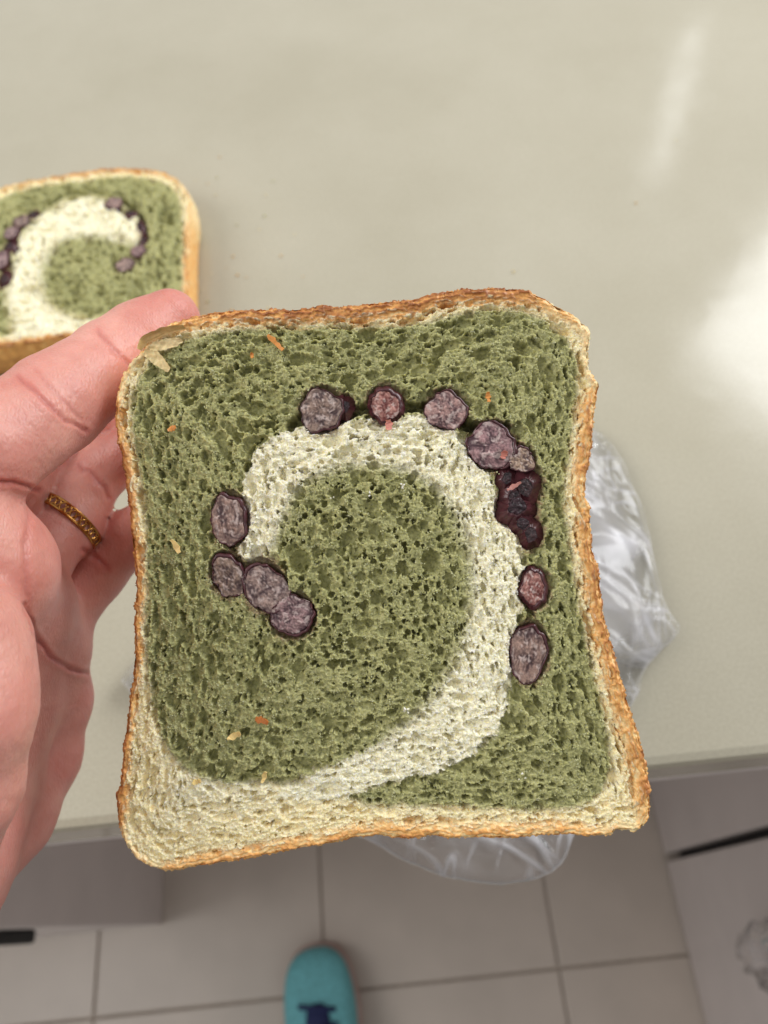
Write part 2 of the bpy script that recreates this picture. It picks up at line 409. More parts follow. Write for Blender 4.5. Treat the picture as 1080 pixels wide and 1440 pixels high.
    for k in range(n2):
        cx, cy, r = qx[k], qy[k], qr[k]
        i, j = int((cx - x0) / step), int((cy - y0) / step)
        if not (0 <= i < nx and 0 <= j < ny) or d[i, j] < 1 or cz_crust[i, j] < .4: continue
        cz = h[i, j] + r * qo[k]; w = int((r * 1.4 + 2 * ps) / step) + 1
        ia, ib, ja, jb = max(i - w, 0), min(i + w + 1, nx), max(j - w, 0), min(j + w + 1, ny)
        ca, sa = math.cos(ang[i, j]), math.sin(ang[i, j]); ux = XW[ia:ib, ja:jb] - cx; uy = YW[ia:ib, ja:jb] - cy
        q = 1 - ((ux * ca + uy * sa) / (r * 1.25)) ** 2 - ((-ux * sa + uy * ca) / (r * .85)) ** 2
        H = h[ia:ib, ja:jb]; m = q > 0; sq = r * np.sqrt(np.where(m, q, 0)); m &= (H <= cz + sq) & (H > cz - sq); H[m] = (cz - sq)[m]
    # hollow seam beside the swirl
    for (gpts, gw, gdp) in groove:
        g = np.asarray(gpts, float); best = np.full(X.shape, 1e9)
        for k in range(len(g) - 1):
            e = g[k + 1] - g[k]; t = np.clip(((X - g[k, 0]) * e[0] + (Y - g[k, 1]) * e[1]) / (e @ e), 0, 1)
            best = np.minimum(best, np.hypot(X - g[k, 0] - t * e[0], Y - g[k, 1] - t * e[1]))
        best = best + ps * 3 * fbm(X / (10 * ps), Y / (10 * ps), seed + 31, 3)
        h -= gdp * (1 - sstep(gw * 0.45, gw, best))
    # sockets for the beans
    for (bx, by, ra, rb, an, kind) in beans:
        ca, sa = math.cos(math.radians(an)), math.sin(math.radians(an)); ux = X - bx - 1.5 * ps * pn(X / (6 * ps), Y / (6 * ps), seed + 83); uy = Y - by + 1.5 * ps + 1.5 * ps * pn(X / (6 * ps), Y / (6 * ps), seed + 84)
        q = np.sqrt(((ux * ca + uy * sa) / (ra * 1.13)) ** 2 + ((-ux * sa + uy * ca) / (rb * 1.13)) ** 2)
        h = np.where(q < 1.0, np.minimum(h, -ra * 0.9 * np.sqrt(np.clip(1 - q * q, 0, 1)) - 2), h)
    h = np.maximum(h, -58 * ps)
    ridge = sstep(-9 * ps, 1 * ps, h)
    ridge = ridge * cz_crust
    h += ps * (0.35 + 0.65 * cz_crust) * ((0.6 + 1.1 * ridge) * pn(X / (2.3 * ps), Y / (2.3 * ps), seed + 11) + (0.7 + .6 * ridge) * pn(X / (4.2 * ps), Y / (4.2 * ps), seed + 12))
    fib = fbm(sarc / (26 * ps) + .6 * pn(X / (12 * ps), Y / (12 * ps), seed + 61), d / (4.2 * ps) + .8 * pn(X / (15 * ps), Y / (15 * ps), seed + 62), seed + 13, 4)
    fib2 = pn(sarc / (8 * ps), d / (3.2 * ps), seed + 14)
    h += (1 - cz_crust) * ps * (5.5 * fib + 1.2 * fib2)
    h -= 7 * ps * (1 - sstep(0, 9 * ps, de)) ** 2
    # colours of the doughs
    v1 = np.clip(0.5 + 1.25 * fbm(X / (6 * ps), Y / (6 * ps), seed + 15, 3), 0, 1)[..., None]
    v2 = np.clip(0.5 + 0.9 * fbm(X / (45 * ps), Y / (45 * ps), seed + 16, 2), 0, 1)[..., None]
    green = lerp(GREEN_A, GREEN_B, 0.65 * v1 + 0.35 * v2); white = lerp(WHITE_A, WHITE_B, v1)
    cl = np.clip(sstep(150 * ps, 20 * ps, d)[..., None] * 0.9 * (1 - isw[..., None]) + 0.0, 0, 1)
    white = lerp(white, lerp(CREAM, WHITE_B, 0.35 * v1), cl)
    colr = lerp(white, green, isgc[..., None])
    t = de / np.maximum(cw, 1)
    brown = (br * 0.95) * (1.2 - 0.5 * np.clip(t, 0, 1)) + 0.95 * fib + 0.22 * fib2 + 0.12 * fbm(sarc / (30 * ps), d * 0, seed + 21, 2)
    cc = crust_colour(brown)
    mixc = (1 - sstep(0.62, 1.08, t + 0.75 * fib + 0.2 * fib2))[..., None]
    colr = lerp(colr, cc, mixc)
    for (bx, by, ra, rb, an, kind) in beans:
        qd = np.hypot((X - bx) / ra, (Y - by) / rb) + 0.25 * pn(X / (5 * ps), Y / (5 * ps), seed + 81)
        colr = lerp(colr, np.array([0.22, 0.11, 0.085]), (0.6 * (1 - sstep(1.0, 1.28, qd)))[..., None])
    reg = np.where(mixc[..., 0] > 0.5, 0, np.where(isg > 0.5, 1, 2))
    # mesh
    wx = ps * (1.1 * pn(X / (4.5 * ps), Y / (4.5 * ps), seed + 18)); wy = ps * (1.1 * pn(X / (4.5 * ps), Y / (4.5 * ps), seed + 19))
    inn = de > 0
    V = np.stack([(X + wx) * su, -(Y + wy) * su, h * su], -1).reshape(-1, 3)
    C = colr.reshape(-1, 3)
    id_ = np.arange(nx * ny).reshape(nx, ny)
    q = np.stack([id_[:-1, :-1], id_[:-1, 1:], id_[1:, 1:], id_[1:, :-1]], -1)
    ok = inn[:-1, :-1] & inn[1:, :-1] & inn[:-1, 1:] & inn[1:, 1:]
    q = q[ok]; rg = reg[:-1, :-1][ok]
    for rid, nm, mt in ((1, 'green_crumb', M_CRUMB), (2, 'white_crumb', M_CRUMB), (0, 'crust', M_CRUST)):
        f = q[rg == rid]; us, inv = np.unique(f, return_inverse=True)
        Vv, Cv, Ff = V[us], C[us], inv.reshape(f.shape)
        if rid == 0:   # the browned side wall
            ns = 900; sp = np.linspace(0, acc[-1], ns, endpoint=False); kk = np.searchsorted(acc, sp, side='right') - 1
            kk = np.clip(kk, 0, nb - 1); tt = (sp - acc[kk]) / np.maximum(seglen[kk], 1e-6)
            P0 = lerp(OUT[kk], OUT[(kk + 1) % nb], tt[:, None])
            tg = np.roll(P0[:, :2], -3, 0) - np.roll(P0[:, :2], 3, 0); tg /= np.linalg.norm(tg, axis=1)[:, None]
            area2 = np.sum(P0[:, 0] * np.roll(P0[:, 1], -1) - np.roll(P0[:, 0], -1) * P0[:, 1])
            nrm = np.stack([tg[:, 1], -tg[:, 0]], 1) * (1 if area2 > 0 else -1)
            rows = 26; VV = []; CC = []
            for k in range(rows):
                u = k / (rows - 1); z = -1.0 * ps - u * thick
                off = -3.2 * ps + bulge * math.sin(math.pi * min(u * 1.0, 1)) + ps * (2.2 * fbm(sp / (14 * ps), np.full(ns, z / (10 * ps)), seed + 23, 4) + 2.0 * fbm(sp / (60 * ps), np.full(ns, z / (60 * ps)), seed + 24, 2))
                if k == rows - 1: off -= 8 * ps
                Pk = P0[:, :2] + nrm * np.asarray(off)[:, None]
                VV.append(np.c_[Pk[:, 0] * su, -Pk[:, 1] * su, np.full(ns, z * su)])
                CC.append(crust_colour(P0[:, 3] * (0.75 + 0.3 * u) + 0.35 * fbm(sp / (12 * ps), np.full(ns, z / (12 * ps)), seed + 25, 4)))
            b0 = len(Vv); ii = np.arange(ns)
            SF = np.concatenate([np.stack([b0 + k * ns + ii, b0 + (k + 1) * ns + ii, b0 + (k + 1) * ns + (ii + 1) % ns, b0 + k * ns + (ii + 1) % ns], 1) for k in range(rows - 1)])
            last = VV[-1]
            Vv = np.concatenate([Vv] + VV); Cv = np.concatenate([Cv] + CC); Ff = np.concatenate([Ff, SF])
            # far face of the slice
            cen = last.mean(0)
            rings = [lerp(last, cen, f_) for f_ in (0, 0.12, 0.35, 0.65, 0.97)]
            BV = np.concatenate(rings); BF = np.concatenate([np.stack([k * ns + ii, (k + 1) * ns + ii, (k + 1) * ns + (ii + 1) % ns, k * ns + (ii + 1) % ns], 1) for k in range(4)])
            bc = np.tile(GREEN_A, (len(BV), 1)); bc[:ns] = CREAM
            mesh_obj('back_crumb', BV, BF, M_CRUMB, root, bc)
        mesh_obj(nm, Vv, Ff, mt, root, Cv)
    # beans: a mealy cut face inside a dark skin
    for bn, (bx, by, ra, rb, an, kind) in enumerate(beans):
        na, nr = 72, 22
        th = np.linspace(0, 2 * math.pi, na, endpoint=False); ca, sa = math.cos(math.radians(an)), math.sin(math.radians(an))
        wobr = 1 + 0.20 * pn(1.2 * np.cos(th) + 5 + bn * 3.1, 1.3 * np.sin(th) + 9, seed + 40) + 0.09 * pn(2.6 * np.cos(th) + bn, 3.4 * np.sin(th), seed + 41) + 0.03 * pn(9 * np.cos(th) + bn, 9 * np.sin(th), seed + 42)
        def ring(sc, z, off=(0, 0)):
            ex, ey = np.cos(th) * ra * sc * wobr + off[0], np.sin(th) * rb * sc * wobr + off[1]
            return np.stack([(bx + ex * ca - ey * sa), -(by + ex * sa + ey * ca), np.broadcast_to(z, th.shape)], 1)
        zf = bean_z * ps - (5 * ps if kind == 2 else 0)
        ux = lambda sc: fbm(bx / 9 + np.cos(th) * sc * 1.9 + bn * 7, by / 9 + np.sin(th) * sc * 1.9, seed + 43, 3)
        dome = 0.05 if kind < 2 else 0.25
        cut = R.uniform(.92, .98) if kind == 0 else (0.80 if kind == 1 else 0.45)
        off = R.uniform(-1, 1, 2); off = off / np.hypot(*off) * ra * R.uniform(0.08, 0.2)
        fr = []; fc = []; tone = R.uniform(.6, 1.05) * np.array([1, R.uniform(.9, 1.1), R.uniform(.88, 1.08)])
        for k in range(nr):
            sc = cut * (1 - k / (nr - 0.6))
            u_ = ux(sc / cut * 1.0)
            z = zf + ra * (dome * (1 - (sc) ** 2) * 0.8 + 0.08 * u_) - (0.10 * ra if k == 0 else 0)
            fine = pn(bx + np.cos(th) * sc * ra / 3.2, by + np.sin(th) * sc * ra / 3.2, seed + 44)
            z = z + (0.025 if kind < 2 else 0.0) * ra * fine; fr.append(ring(sc, z, off))
            mm = np.clip(0.5 + 1.9 * pn(bx / 7 + np.cos(th) * sc * 2.1 + bn * 5, by / 7 + np.sin(th) * sc * 2.1, seed + 48) * .35 + .8 * u_ + 0.55 * fine + R.normal(size=na) * 0.08, 0, 1)[:, None]
            lo, hi = np.array([0.085, 0.042, 0.048]), np.array([0.44, 0.285, 0.255])
            if kind == 1: lo, hi = np.array([0.15, 0.035, 0.03]), np.array([0.46, 0.25, 0.21])
            if kind == 2: lo, hi = np.array([0.014, 0.006, 0.009]), np.array([0.06, 0.026, 0.032])
            frost = np.clip((pn(bx / 3 + np.cos(th) * sc * 3.3 + bn, by / 3 + np.sin(th) * sc * 3.3, seed + 49) + .6 * fine - .12) * 2.2, 0, 1)[:, None]
            base_c = lerp(lo, hi, mm) * tone * (0.75 if k == 0 else 1)
            fc.append(lerp(base_c, np.array([0.56, 0.46, 0.43]), frost * (0.6 if kind < 2 else 0.0)))
        fr.append(ring(0.001, zf + ra * dome * 0.8, off)[:1]); fc.append(fc[-1][:1])
        ii = np.arange(na)
        FF = [list(t_) for k in range(nr - 1) for t_ in zip(k * na + ii, k * na + (ii + 1) % na, (k + 1) * na + (ii + 1) % na, (k + 1) * na + ii)]
        FF += [[(nr - 1) * na + i, (nr - 1) * na + (i + 1) % na, nr * na] for i in range(na)]
        bo = mesh_obj('bean', np.concatenate(fr) * su, FF, M_FLESH, root, np.concatenate(fc))
        sr = []; prof = [(cut * 0.97, -0.10), (cut * 1.0, 0.02), (cut * 1.02, 0.0 if kind < 2 else -0.1), (1.0, -0.14), (1.02, -0.4), (0.95, -0.8), (0.7, -1.15), (0.3, -1.35), (0.02, -1.4)]
        for k, (sc, zz) in enumerate(prof):
            o2 = np.array(off) * (1 if k < 2 else 0.3)
            lift = (0.05 * ra * pn(3 * np.cos(th) + bn * 2, 3 * np.sin(th), seed + 47)) if k < 4 else 0
            dz = ra * (dome * (1 - sc ** 2) * 0.8) if k < 4 else 0
            sr.append(ring(sc, zf + ra * zz + lift + dz, o2))
        SF = [list(t_) for k in range(len(prof) - 1) for t_ in zip(k * na + ii, (k + 1) * na + ii, (k + 1) * na + (ii + 1) % na, k * na + (ii + 1) % na)]
        mesh_obj('bean_skin', np.concatenate(sr) * su, SF, M_SKIN_BEAN, bo)
    return (X, Y, h)

# ---- the slice held up to the camera
D0 = 0.170; SU = D0 / F
bs = empty('bread_slice', at(0, 0, D0) + 0 * FW, BASIS)   # face units are photograph pixels of the slice's own plane
tag(bs, 'thick green and white swirl bread slice with red beans held up by the hand', 'bread slice', 'slices of green swirl bread')
OUTL = [(206, 474, 14, 0.25), (232, 456, 22, 0.35), (290, 438, 26, 0.6), (360, 433, 28, 0.78), (434, 433, 28, 0.8), (441, 428, 30, 0.82), (500, 429, 32, 0.85), (520, 425, 32, 0.72), (580, 420, 34, 0.75), (620, 408, 30, 0.8), (680, 403, 28, 0.85), (735, 404, 30, 0.75),
        (770, 420, 26, 0.38), (800, 438, 24, 0.2), (833, 460, 22, 0.05), (831, 484, 18, 0.0), (827, 502, 16, 0.05), (833, 528, 14, 0.0), (848, 540, 20, 0.1), (838, 560, 26, 0.45), (836, 605, 30, 0.5), (832, 650, 32, 0.55), (821, 690, 24, 0.35), (834, 720, 26, 0.5), (832, 762, 30, 0.55), (845, 805, 32, 0.55), (848, 852, 30, 0.6), (860, 900, 32, 0.55),
        (878, 965, 34, 0.5), (895, 1020, 36, 0.42), (911, 1070, 36, 0.5), (918, 1128, 34, 0.48), (913, 1156, 26, 0.2), (898, 1172, 18, 0), (872, 1168, 18, 0.15), (858, 1177, 20, 0.23), (820, 1178, 26, 0.28), (780, 1174, 28, 0.28), (720, 1182, 30, 0.38), (680, 1179, 30, 0.38), (640, 1181, 30, 0.33), (600, 1177, 30, 0.33),
        (572, 1183, 30, 0.48), (540, 1177, 30, 0.38), (510, 1177, 26, 0.33), (480, 1186, 26, 0.38), (420, 1196, 24, 0.43), (380, 1204, 24, 0.38), (320, 1214, 26, 0.43), (270, 1222, 24, 0.38), (235, 1228, 20, 0.33), (210, 1221, 16, 0), (190, 1208, 14, 0), (174, 1190, 12, 0), (167, 1165, 12, 0.3), (160, 1132, 26, 0.7), (168, 1095, 16, 0.7), (173, 1040, 16, 0.65),
        (180, 990, 16, 0.65), (188, 930, 15, 0.7), (187, 870, 16, 0.65), (190, 820, 18, 0.6), (185, 770, 18, 0.62), (181, 720, 18, 0.68), (172, 655, 18, 0.7), (161, 605, 18, 0.55), (160, 570, 16, 0.35), (167, 532, 16, 0.15), (184, 505, 14, 0.12), (199, 492, 14, 0.1)]
GPOL = [(262, 474), (330, 462), (430, 458), (520, 460), (600, 455), (650, 438), (720, 432), (762, 445), (802, 478), (816, 522), (808, 570), (802, 640), (792, 700), (803, 770), (815, 850), (832, 930), (850, 1000), (863, 1070), (853, 1112), (830, 1132), (760, 1142), (690, 1137), (600, 1134), (520, 1134), (478, 1122), (430, 1106),
        (360, 1103), (300, 1101), (258, 1085), (228, 1045), (212, 990), (205, 930), (203, 870), (206, 800), (203, 720), (194, 660), (183, 600), (183, 560), (200, 520), (224, 492)]
WPOL = [(380, 1125), (425, 1094), (480, 1073), (536, 1046), (588, 1012), (624, 968), (650, 922), (667, 865), (670, 800), (655, 740), (630, 695), (590, 663), (540, 648), (480, 650), (432, 668), (406, 695), (388, 740), (380, 770), (352, 790), (331, 778), (345, 730), (341, 690), (350, 645), (372, 620), (415, 600), (460, 606), (500, 586),
        (545, 594), (600, 580), (645, 608), (685, 655), (705, 715), (740, 775), (736, 830), (727, 885), (719, 960), (711, 1005), (690, 1045), (640, 1081), (560, 1098), (505, 1112), (480, 1128)]
BEANS = [(722, 698, 20, 24, 0, 2), (736, 738, 18, 18, 0, 2), (453, 577, 30, 31, 10, 0), (484, 572, 15, 18, 0, 2), (543, 568, 26, 26, 0, 1), (628, 576, 28, 27, 20, 0), (694, 628, 33, 33, 0, 0), (733, 645, 20, 18, 10, 0), (712, 672, 14, 20, 20, 2), (742, 684, 22, 30, 10, 2), (727, 716, 30, 26, -20, 2), (747, 750, 18, 24, 0, 2),
         (752, 828, 22, 29, 0, 1), (745, 918, 26, 41, 4, 0), (323, 730, 25, 37, -6, 0), (321, 808, 24, 31, -28, 0), (371, 824, 28, 38, -32, 0), (411, 868, 31, 30, 20, 0)]
GROOVE = [([(408, 598), (425, 588), (480, 588), (500, 576), (520, 574), (570, 572), (600, 572), (650, 594), (664, 600)], 9, 32), ([(650, 590), (668, 598), (690, 600), (715, 600)], 8, 26), ([(345, 660), (352, 634), (372, 616)], 5, 14),
          ([(322, 765), (330, 785)], 6, 14), ([(395, 840), (390, 860), (385, 890)], 6, 12), ([(744, 855), (746, 880)], 6, 14), ([(340, 1098), (400, 1102), (425, 1098)], 8, 10)]
BIG = [(421, 790, 19), (606, 789, 18), (493, 757, 12), (583, 750, 12), (508, 811, 8), (507, 908, 10), (566, 923, 10), (421, 693, 11), (472, 697, 9), (500, 668, 9), (546, 712, 10), (537, 686, 5), (568, 723, 5), (596, 740, 9), (621, 918, 8), (494, 967, 7), (474, 870, 10), (586, 876, 7), (540, 845, 8),
       (360, 575, 14), (420, 505, 13), (735, 490, 13), (775, 525, 12), (590, 520, 12), (300, 600, 9), (270, 830, 11), (285, 1010, 10), (240, 985, 10), (355, 968, 12), (600, 1120, 8), (740, 985, 7), (755, 985, 7), (520, 475, 9), (690, 470, 9), (235, 700, 9), (310, 925, 8)]
FACE = build_bread(bs, SU, OUTL, GPOL, WPOL, GROOVE, BIG, 1.15, 11, 1.0, 105, BEANS, bean_z=0.0)

# crust flakes and torn crumbs lying on the cut face
def chip(name, x, y, L_, w, an, colr, z=3, th_=1.6, mt=None, seed=0):
    R = np.random.default_rng(seed); n = 7; top = []; bot = []
    for k in range(n):
        u = k / (n - 1) - 0.5; ww = w * (0.35 + 0.65 * math.cos(u * 2.6)) * R.uniform(0.7, 1.15)
        for s_ in (-1, 1):
            lx, ly = u * L_, s_ * ww / 2 + R.uniform(-.15, .15) * w
            zz = z + 3.0 * (u * 2) ** 2 + R.uniform(-.6, .6)
            ca, sa = math.cos(math.radians(an)), math.sin(math.radians(an))
            top.append(((x + lx * ca - ly * sa) * SU, -(y + lx * sa + ly * ca) * SU, (zz + th_) * SU)); bot.append((top[-1][0], top[-1][1], (zz - th_) * SU))
    V = top + bot; m_ = 2 * n; Fq = []
    for k in range(n - 1):
        a = 2 * k
        Fq += [[a, a + 2, a + 3, a + 1], [m_ + a, m_ + a + 1, m_ + a + 3, m_ + a + 2], [a, m_ + a, m_ + a + 2, a + 2], [a + 1, a + 3, m_ + a + 3, m_ + a + 1]]
    Fq += [[0, 1, m_ + 1, m_], [m_ - 2, 2 * m_ - 2, 2 * m_ - 1, m_ - 1]]
    return mesh_obj(name, V, Fq, mt or M_CRUST, bs, np.tile(np.array(colr), (len(V), 1)), smooth=False)
ORG = (0.62, 0.26, 0.06); PALE = (0.75, 0.55, 0.22)
for k, (x, y, L_, w, an, c) in enumerate([(388, 483, 30, 8, 42, ORG), (243, 603, 12, 7, -20, ORG), (355, 501, 8, 5, 80, ORG), (686, 559, 14, 7, 85, ORG), (369, 1012, 19, 10, 20, (0.5, 0.17, 0.04)), (330, 1034, 20, 8, -22, PALE), (372, 1091, 16, 6, -70, PALE), (278, 1098, 12, 7, -10, PALE),
                                          (248, 768, 22, 8, 60, PALE), (547, 598, 14, 10, 80, (0.62, 0.25, 0.2)), (722, 684, 22, 6, -30, (0.45, 0.2, 0.17)), (708, 640, 12, 8, -70, (0.45, 0.16, 0.12))]):
    chip('crust_flake', x, y, L_, w, an, c, seed=k)
# pale peeled crust at the corner
def flap(pts, wid, name, colr, z0, lift, seed):
    P = np.asarray(pts, float); n = 40; t = np.linspace(0, len(P) - 1, n); i = np.minimum(t.astype(int), len(P) - 2); c = lerp(P[i], P[i + 1], (t - i)[:, None])
    c = (c + np.roll(c, 1, 0) + np.roll(c, -1, 0)) / 3; c[0], c[-1] = P[0], P[-1]
    tg = np.gradient(c, axis=0); tg /= np.linalg.norm(tg, axis=1)[:, None]; nn = np.stack([-tg[:, 1], tg[:, 0]], 1); m_ = 9; V = []; C = []
    for k in range(m_):
        v = k / (m_ - 1) - 0.5
        taper = np.sin(np.linspace(0.25, math.pi - 0.2, n)) ** 0.6
        q = c + nn * (v * wid * taper * (1 + 0.25 * pn(np.arange(n) / 4, np.full(n, k * .3), seed)))[:, None]
        z = z0 + lift * (0.5 - v) ** 2 + 2.5 * fbm(np.arange(n) / 7.0, np.full(n, k / 2.0), seed, 3)
        V.append(np.c_[q[:, 0] * SU, -q[:, 1] * SU, z * SU]); C.append(np.tile(colr, (n, 1)) * (1 + 0.18 * fbm(np.arange(n) / 9.0, np.full(n, k / 1.2), seed + 1, 3))[:, None])
    Fq = [[k * n + i, k * n + i + 1, (k + 1) * n + i + 1, (k + 1) * n + i] for k in range(m_ - 1) for i in range(n - 1)]
    mesh_obj(name, np.concatenate(V), Fq, M_CRUST, bs, np.concatenate(C))
flap([(199, 494), (206, 480), (232, 468), (262, 462)], 9, 'crust_flap', np.array([0.70, 0.47, 0.20]), 5, 10, 3)
flap([(205, 497), (222, 505), (240, 522)], 16, 'crust_flap', np.array([0.74, 0.60, 0.30]), 6, 4, 5)
flap([(212, 492), (235, 486), (258, 480)], 14, 'crust_flap', np.array([0.78, 0.62, 0.33]), 6, 4, 8)

# ragged torn crumbs standing on the face: lumps scattered over the cut
def tufts(name, pts, colr, seed):
    R = np.random.default_rng(seed); V = []; Fq = []; C = []
    ico = np.array([(0, 0, 1), (.9, 0, .2), (.28, .85, .2), (-.72, .53, .2), (-.72, -.53, .2), (.28, -.85, .2), (0, 0, -.8)])
    tri = [(0, 1, 2), (0, 2, 3), (0, 3, 4), (0, 4, 5), (0, 5, 1), (6, 2, 1), (6, 3, 2), (6, 4, 3), (6, 5, 4), (6, 1, 5)]
    for (x, y, z, s_) in pts:
        for _ in range(R.integers(2, 5)):
            v = ico * R.uniform(.35, 1.1, (7, 3)) * s_ * R.uniform(.4, .8); a = R.uniform(0, 6.3)
            v = np.c_[v[:, 0] * math.cos(a) - v[:, 1] * math.sin(a), v[:, 0] * math.sin(a) + v[:, 1] * math.cos(a), v[:, 2]]
            v += np.array([x + R.normal() * s_ * .5, y + R.normal() * s_ * .5, z + R.uniform(0, s_ * .5)]); b = len(V)
            V += [(q[0] * SU, -q[1] * SU, q[2] * SU) for q in v]; Fq += [(b + t[0], b + t[2], b + t[1]) for t in tri]; C += [colr * R.uniform(.85, 1.1)] * 7
    o = mesh_obj(name, np.array(V), np.array(Fq), M_CRUMB, bs, np.array(C), smooth=False); tag(o, kind='stuff'); return o
X_, Y_, H_ = FACE
def zs(x, y): return H_[min(int((x - X_[0, 0]) / 1.15), H_.shape[0] - 1), min(int((y - Y_[0, 0]) / 1.15), H_.shape[1] - 1)]
def scatter(poly, n, seed, band=None):
    R = np.random.default_rng(seed); P = np.asarray(poly, float); lo, hi = P.min(0), P.max(0)
    q = R.uniform(lo[:2], hi[:2], (n, 2)); d, _, _ = poly_dist(q[:, 0], q[:, 1], P); q = q[d > 4]
    return q
qg = scatter(GPOL, 5200, 3); dw, _, _ = poly_dist(qg[:, 0], qg[:, 1], WPOL); qg = qg[dw < -4]
zg = np.array([zs(x, y) for x, y in qg]); qg = np.c_[qg, zg][zg > -5]
tufts('green_tufts', [(x, y, z + .4, rng.uniform(1.3, 3.4)) for x, y, z in qg], np.array([0.48, 0.475, 0.235]), 5)
qw = scatter(WPOL, 700, 4); zw = np.array([zs(x, y) for x, y in qw]); qw = np.c_[qw, zw][zw > -5]
tufts('white_tufts', [(x, y, z + .4, rng.uniform(1.3, 4.0)) for x, y, z in qw] + [(570, 998, 2, 6), (618, 1000, 2, 6), (640, 1040, 2, 7), (605, 1050, 2, 6), (655, 680, 2, 5), (665, 965, 2, 6), (735, 1090, 3, 5), (520, 700, 2, 4), (467, 699, 2, 4), (566, 683, 2, 4), (655, 900, 2, 6)], np.array([0.90, 0.855, 0.67]), 6)

# ---- the slice lying on the counter
TH2 = 0.021; ZF = ZC + TH2 + 0.001
SU2 = 0.000157
o2 = on_z(120, 370, ZF)
bs2 = empty('bread_slice', (o2[0], o2[1], ZF))
tag(bs2, 'matching swirl bread slice lying flat on the counter behind the fingertip', 'bread slice', 'slices of green swirl bread')
def B2(px, py):
    p = on_z(px, py, ZF); return (p[0] - o2[0]) / SU2, -(p[1] - o2[1]) / SU2
def BP(l): return [B2(*p[:2]) + tuple(p[2:]) for p in l]
OUT2 = BP([(-48, 300, 26, .3), (-25, 276, 26, .35), (0, 262, 26, .3), (60, 249, 26, .45), (100, 244, 30, .6), (128, 238, 30, .65), (160, 236, 34, .7), (215, 236, 30, .65), (243, 246, 26, .3), (264, 266, 22, .05), (270, 290, 20, .05), (266, 320, 22, .4), (265, 360, 22, .45), (265, 410, 22, .45), (262, 448, 24, .4), (220, 458, 24, .45), (130, 470, 28, .55), (60, 480, 28, .6), (0, 488, 28, .6), (-70, 498, 28, .6), (-78, 450, 24, .5), (-68, 380, 24, .5)])
GP2 = BP([(-40, 305), (0, 275), (60, 260), (110, 254), (160, 247), (210, 249), (238, 258), (255, 280), (257, 320), (257, 380), (255, 432), (200, 440), (150, 448), (130, 452), (60, 462), (20, 470), (-50, 475), (-55, 400)])
WP2 = BP([(10, 490), (22, 455), (10, 425), (12, 400), (22, 375), (22, 345), (40, 320), (65, 298), (95, 280), (140, 278), (165, 292), (190, 308), (200, 325), (197, 342), (180, 338), (150, 331), (112, 328), (82, 336), (62, 358), (51, 388), (60, 425), (90, 446), (140, 452), (170, 462), (140, 500)])
def el(px, py, rx, ry, an, k):
    c = B2(px, py); a = B2(px + rx, py); b = B2(px, py + ry)
    return (c[0], c[1], math.hypot(a[0] - c[0], a[1] - c[1]), math.hypot(b[0] - c[0], b[1] - c[1]), an, k)
BE2 = [el(6, 390, 10, 13, 0, 2), el(4, 365, 9, 12, 0, 0), el(14, 345, 10, 9, 20, 2), el(17, 328, 10, 9, 0, 0), el(30, 312, 11, 8, -20, 0), el(45, 301, 10, 7, 0, 2), el(160, 286, 12, 8, 15, 0), el(184, 299, 10, 6, 30, 2), el(198, 316, 6, 11, -10, 2), el(201, 336, 6, 9, 5, 2), el(195, 354, 10, 8, 0, 0), el(176, 372, 13, 9, -15, 0)]
GR2 = [([B2(60, 292), B2(90, 272), B2(130, 268), B2(170, 278), B2(200, 305), B2(204, 340)], 12, 30)]
build_bread(bs2, SU2, OUT2, GP2, WP2, GR2, [B2(140, 410) + (14,), B2(120, 435) + (14,), B2(155, 345) + (12,), B2(170, 350) + (16,), B2(80, 375) + (12,)], 2.6, 29, 1.9, TH2 / SU2 - 2, BE2, bean_z=2.0, density=0.9, bulge=14, core_c=(B2(125, 375)[0], B2(125, 375)[1], 1.9))

# ------------------------------------------------------------------ hand
def Q(px, py, d): return np.array([(px - 540) / F * d, (720 - py) / F * d, -d])
def cap_sdf(G, chain, k):
    out = None
    for (a, b) in zip(chain[:-1], chain[1:]):
        A, ra = Q(*a[:3]), a[3] * a[2] / F; B, rb = Q(*b[:3]), b[3] * b[2] / F
        e = B - A; L2 = e @ e
        t = np.clip(((G[0] - A[0]) * e[0] + (G[1] - A[1]) * e[1] + (G[2] - A[2]) * e[2]) / L2, 0, 1)
        dd = np.sqrt((G[0] - A[0] - t * e[0]) ** 2 + (G[1] - A[1] - t * e[1]) ** 2 + (G[2] - A[2] - t * e[2]) ** 2) - (ra + (rb - ra) * t)
        out = dd if out is None else smin(out, dd, k)
    return out
def smin(a, b, k):
    hh = np.clip(0.5 + 0.5 * (b - a) / k, 0, 1); return b + (a - b) * hh - k * hh * (1 - hh)
FINGERS = [
    [(-150, 705, .152, 84), (-20, 635, .160, 74), (30, 602, .166, 68), (78, 567, .174, 67), (118, 537, .180, 58), (156, 508, .187, 55), (200, 477, .193, 51), (239, 450, .197, 43)],
    [(-110, 770, .172, 78), (-10, 705, .196, 60), (90, 636, .221, 50), (165, 580, .222, 46), (205, 570, .215, 45), (250, 560, .208, 41)],
    [(-30, 850, .185, 68), (45, 790, .196, 50), (97, 738, .206, 42), (114, 700, .210, 40), (150, 655, .213, 36), (210, 612, .210, 34)],
    [(45, 895, .206, 56), (95, 845, .212, 45), (132, 806, .216, 42), (185, 754, .215, 37), (220, 728, .211, 35), (250, 705, .207, 32)]]
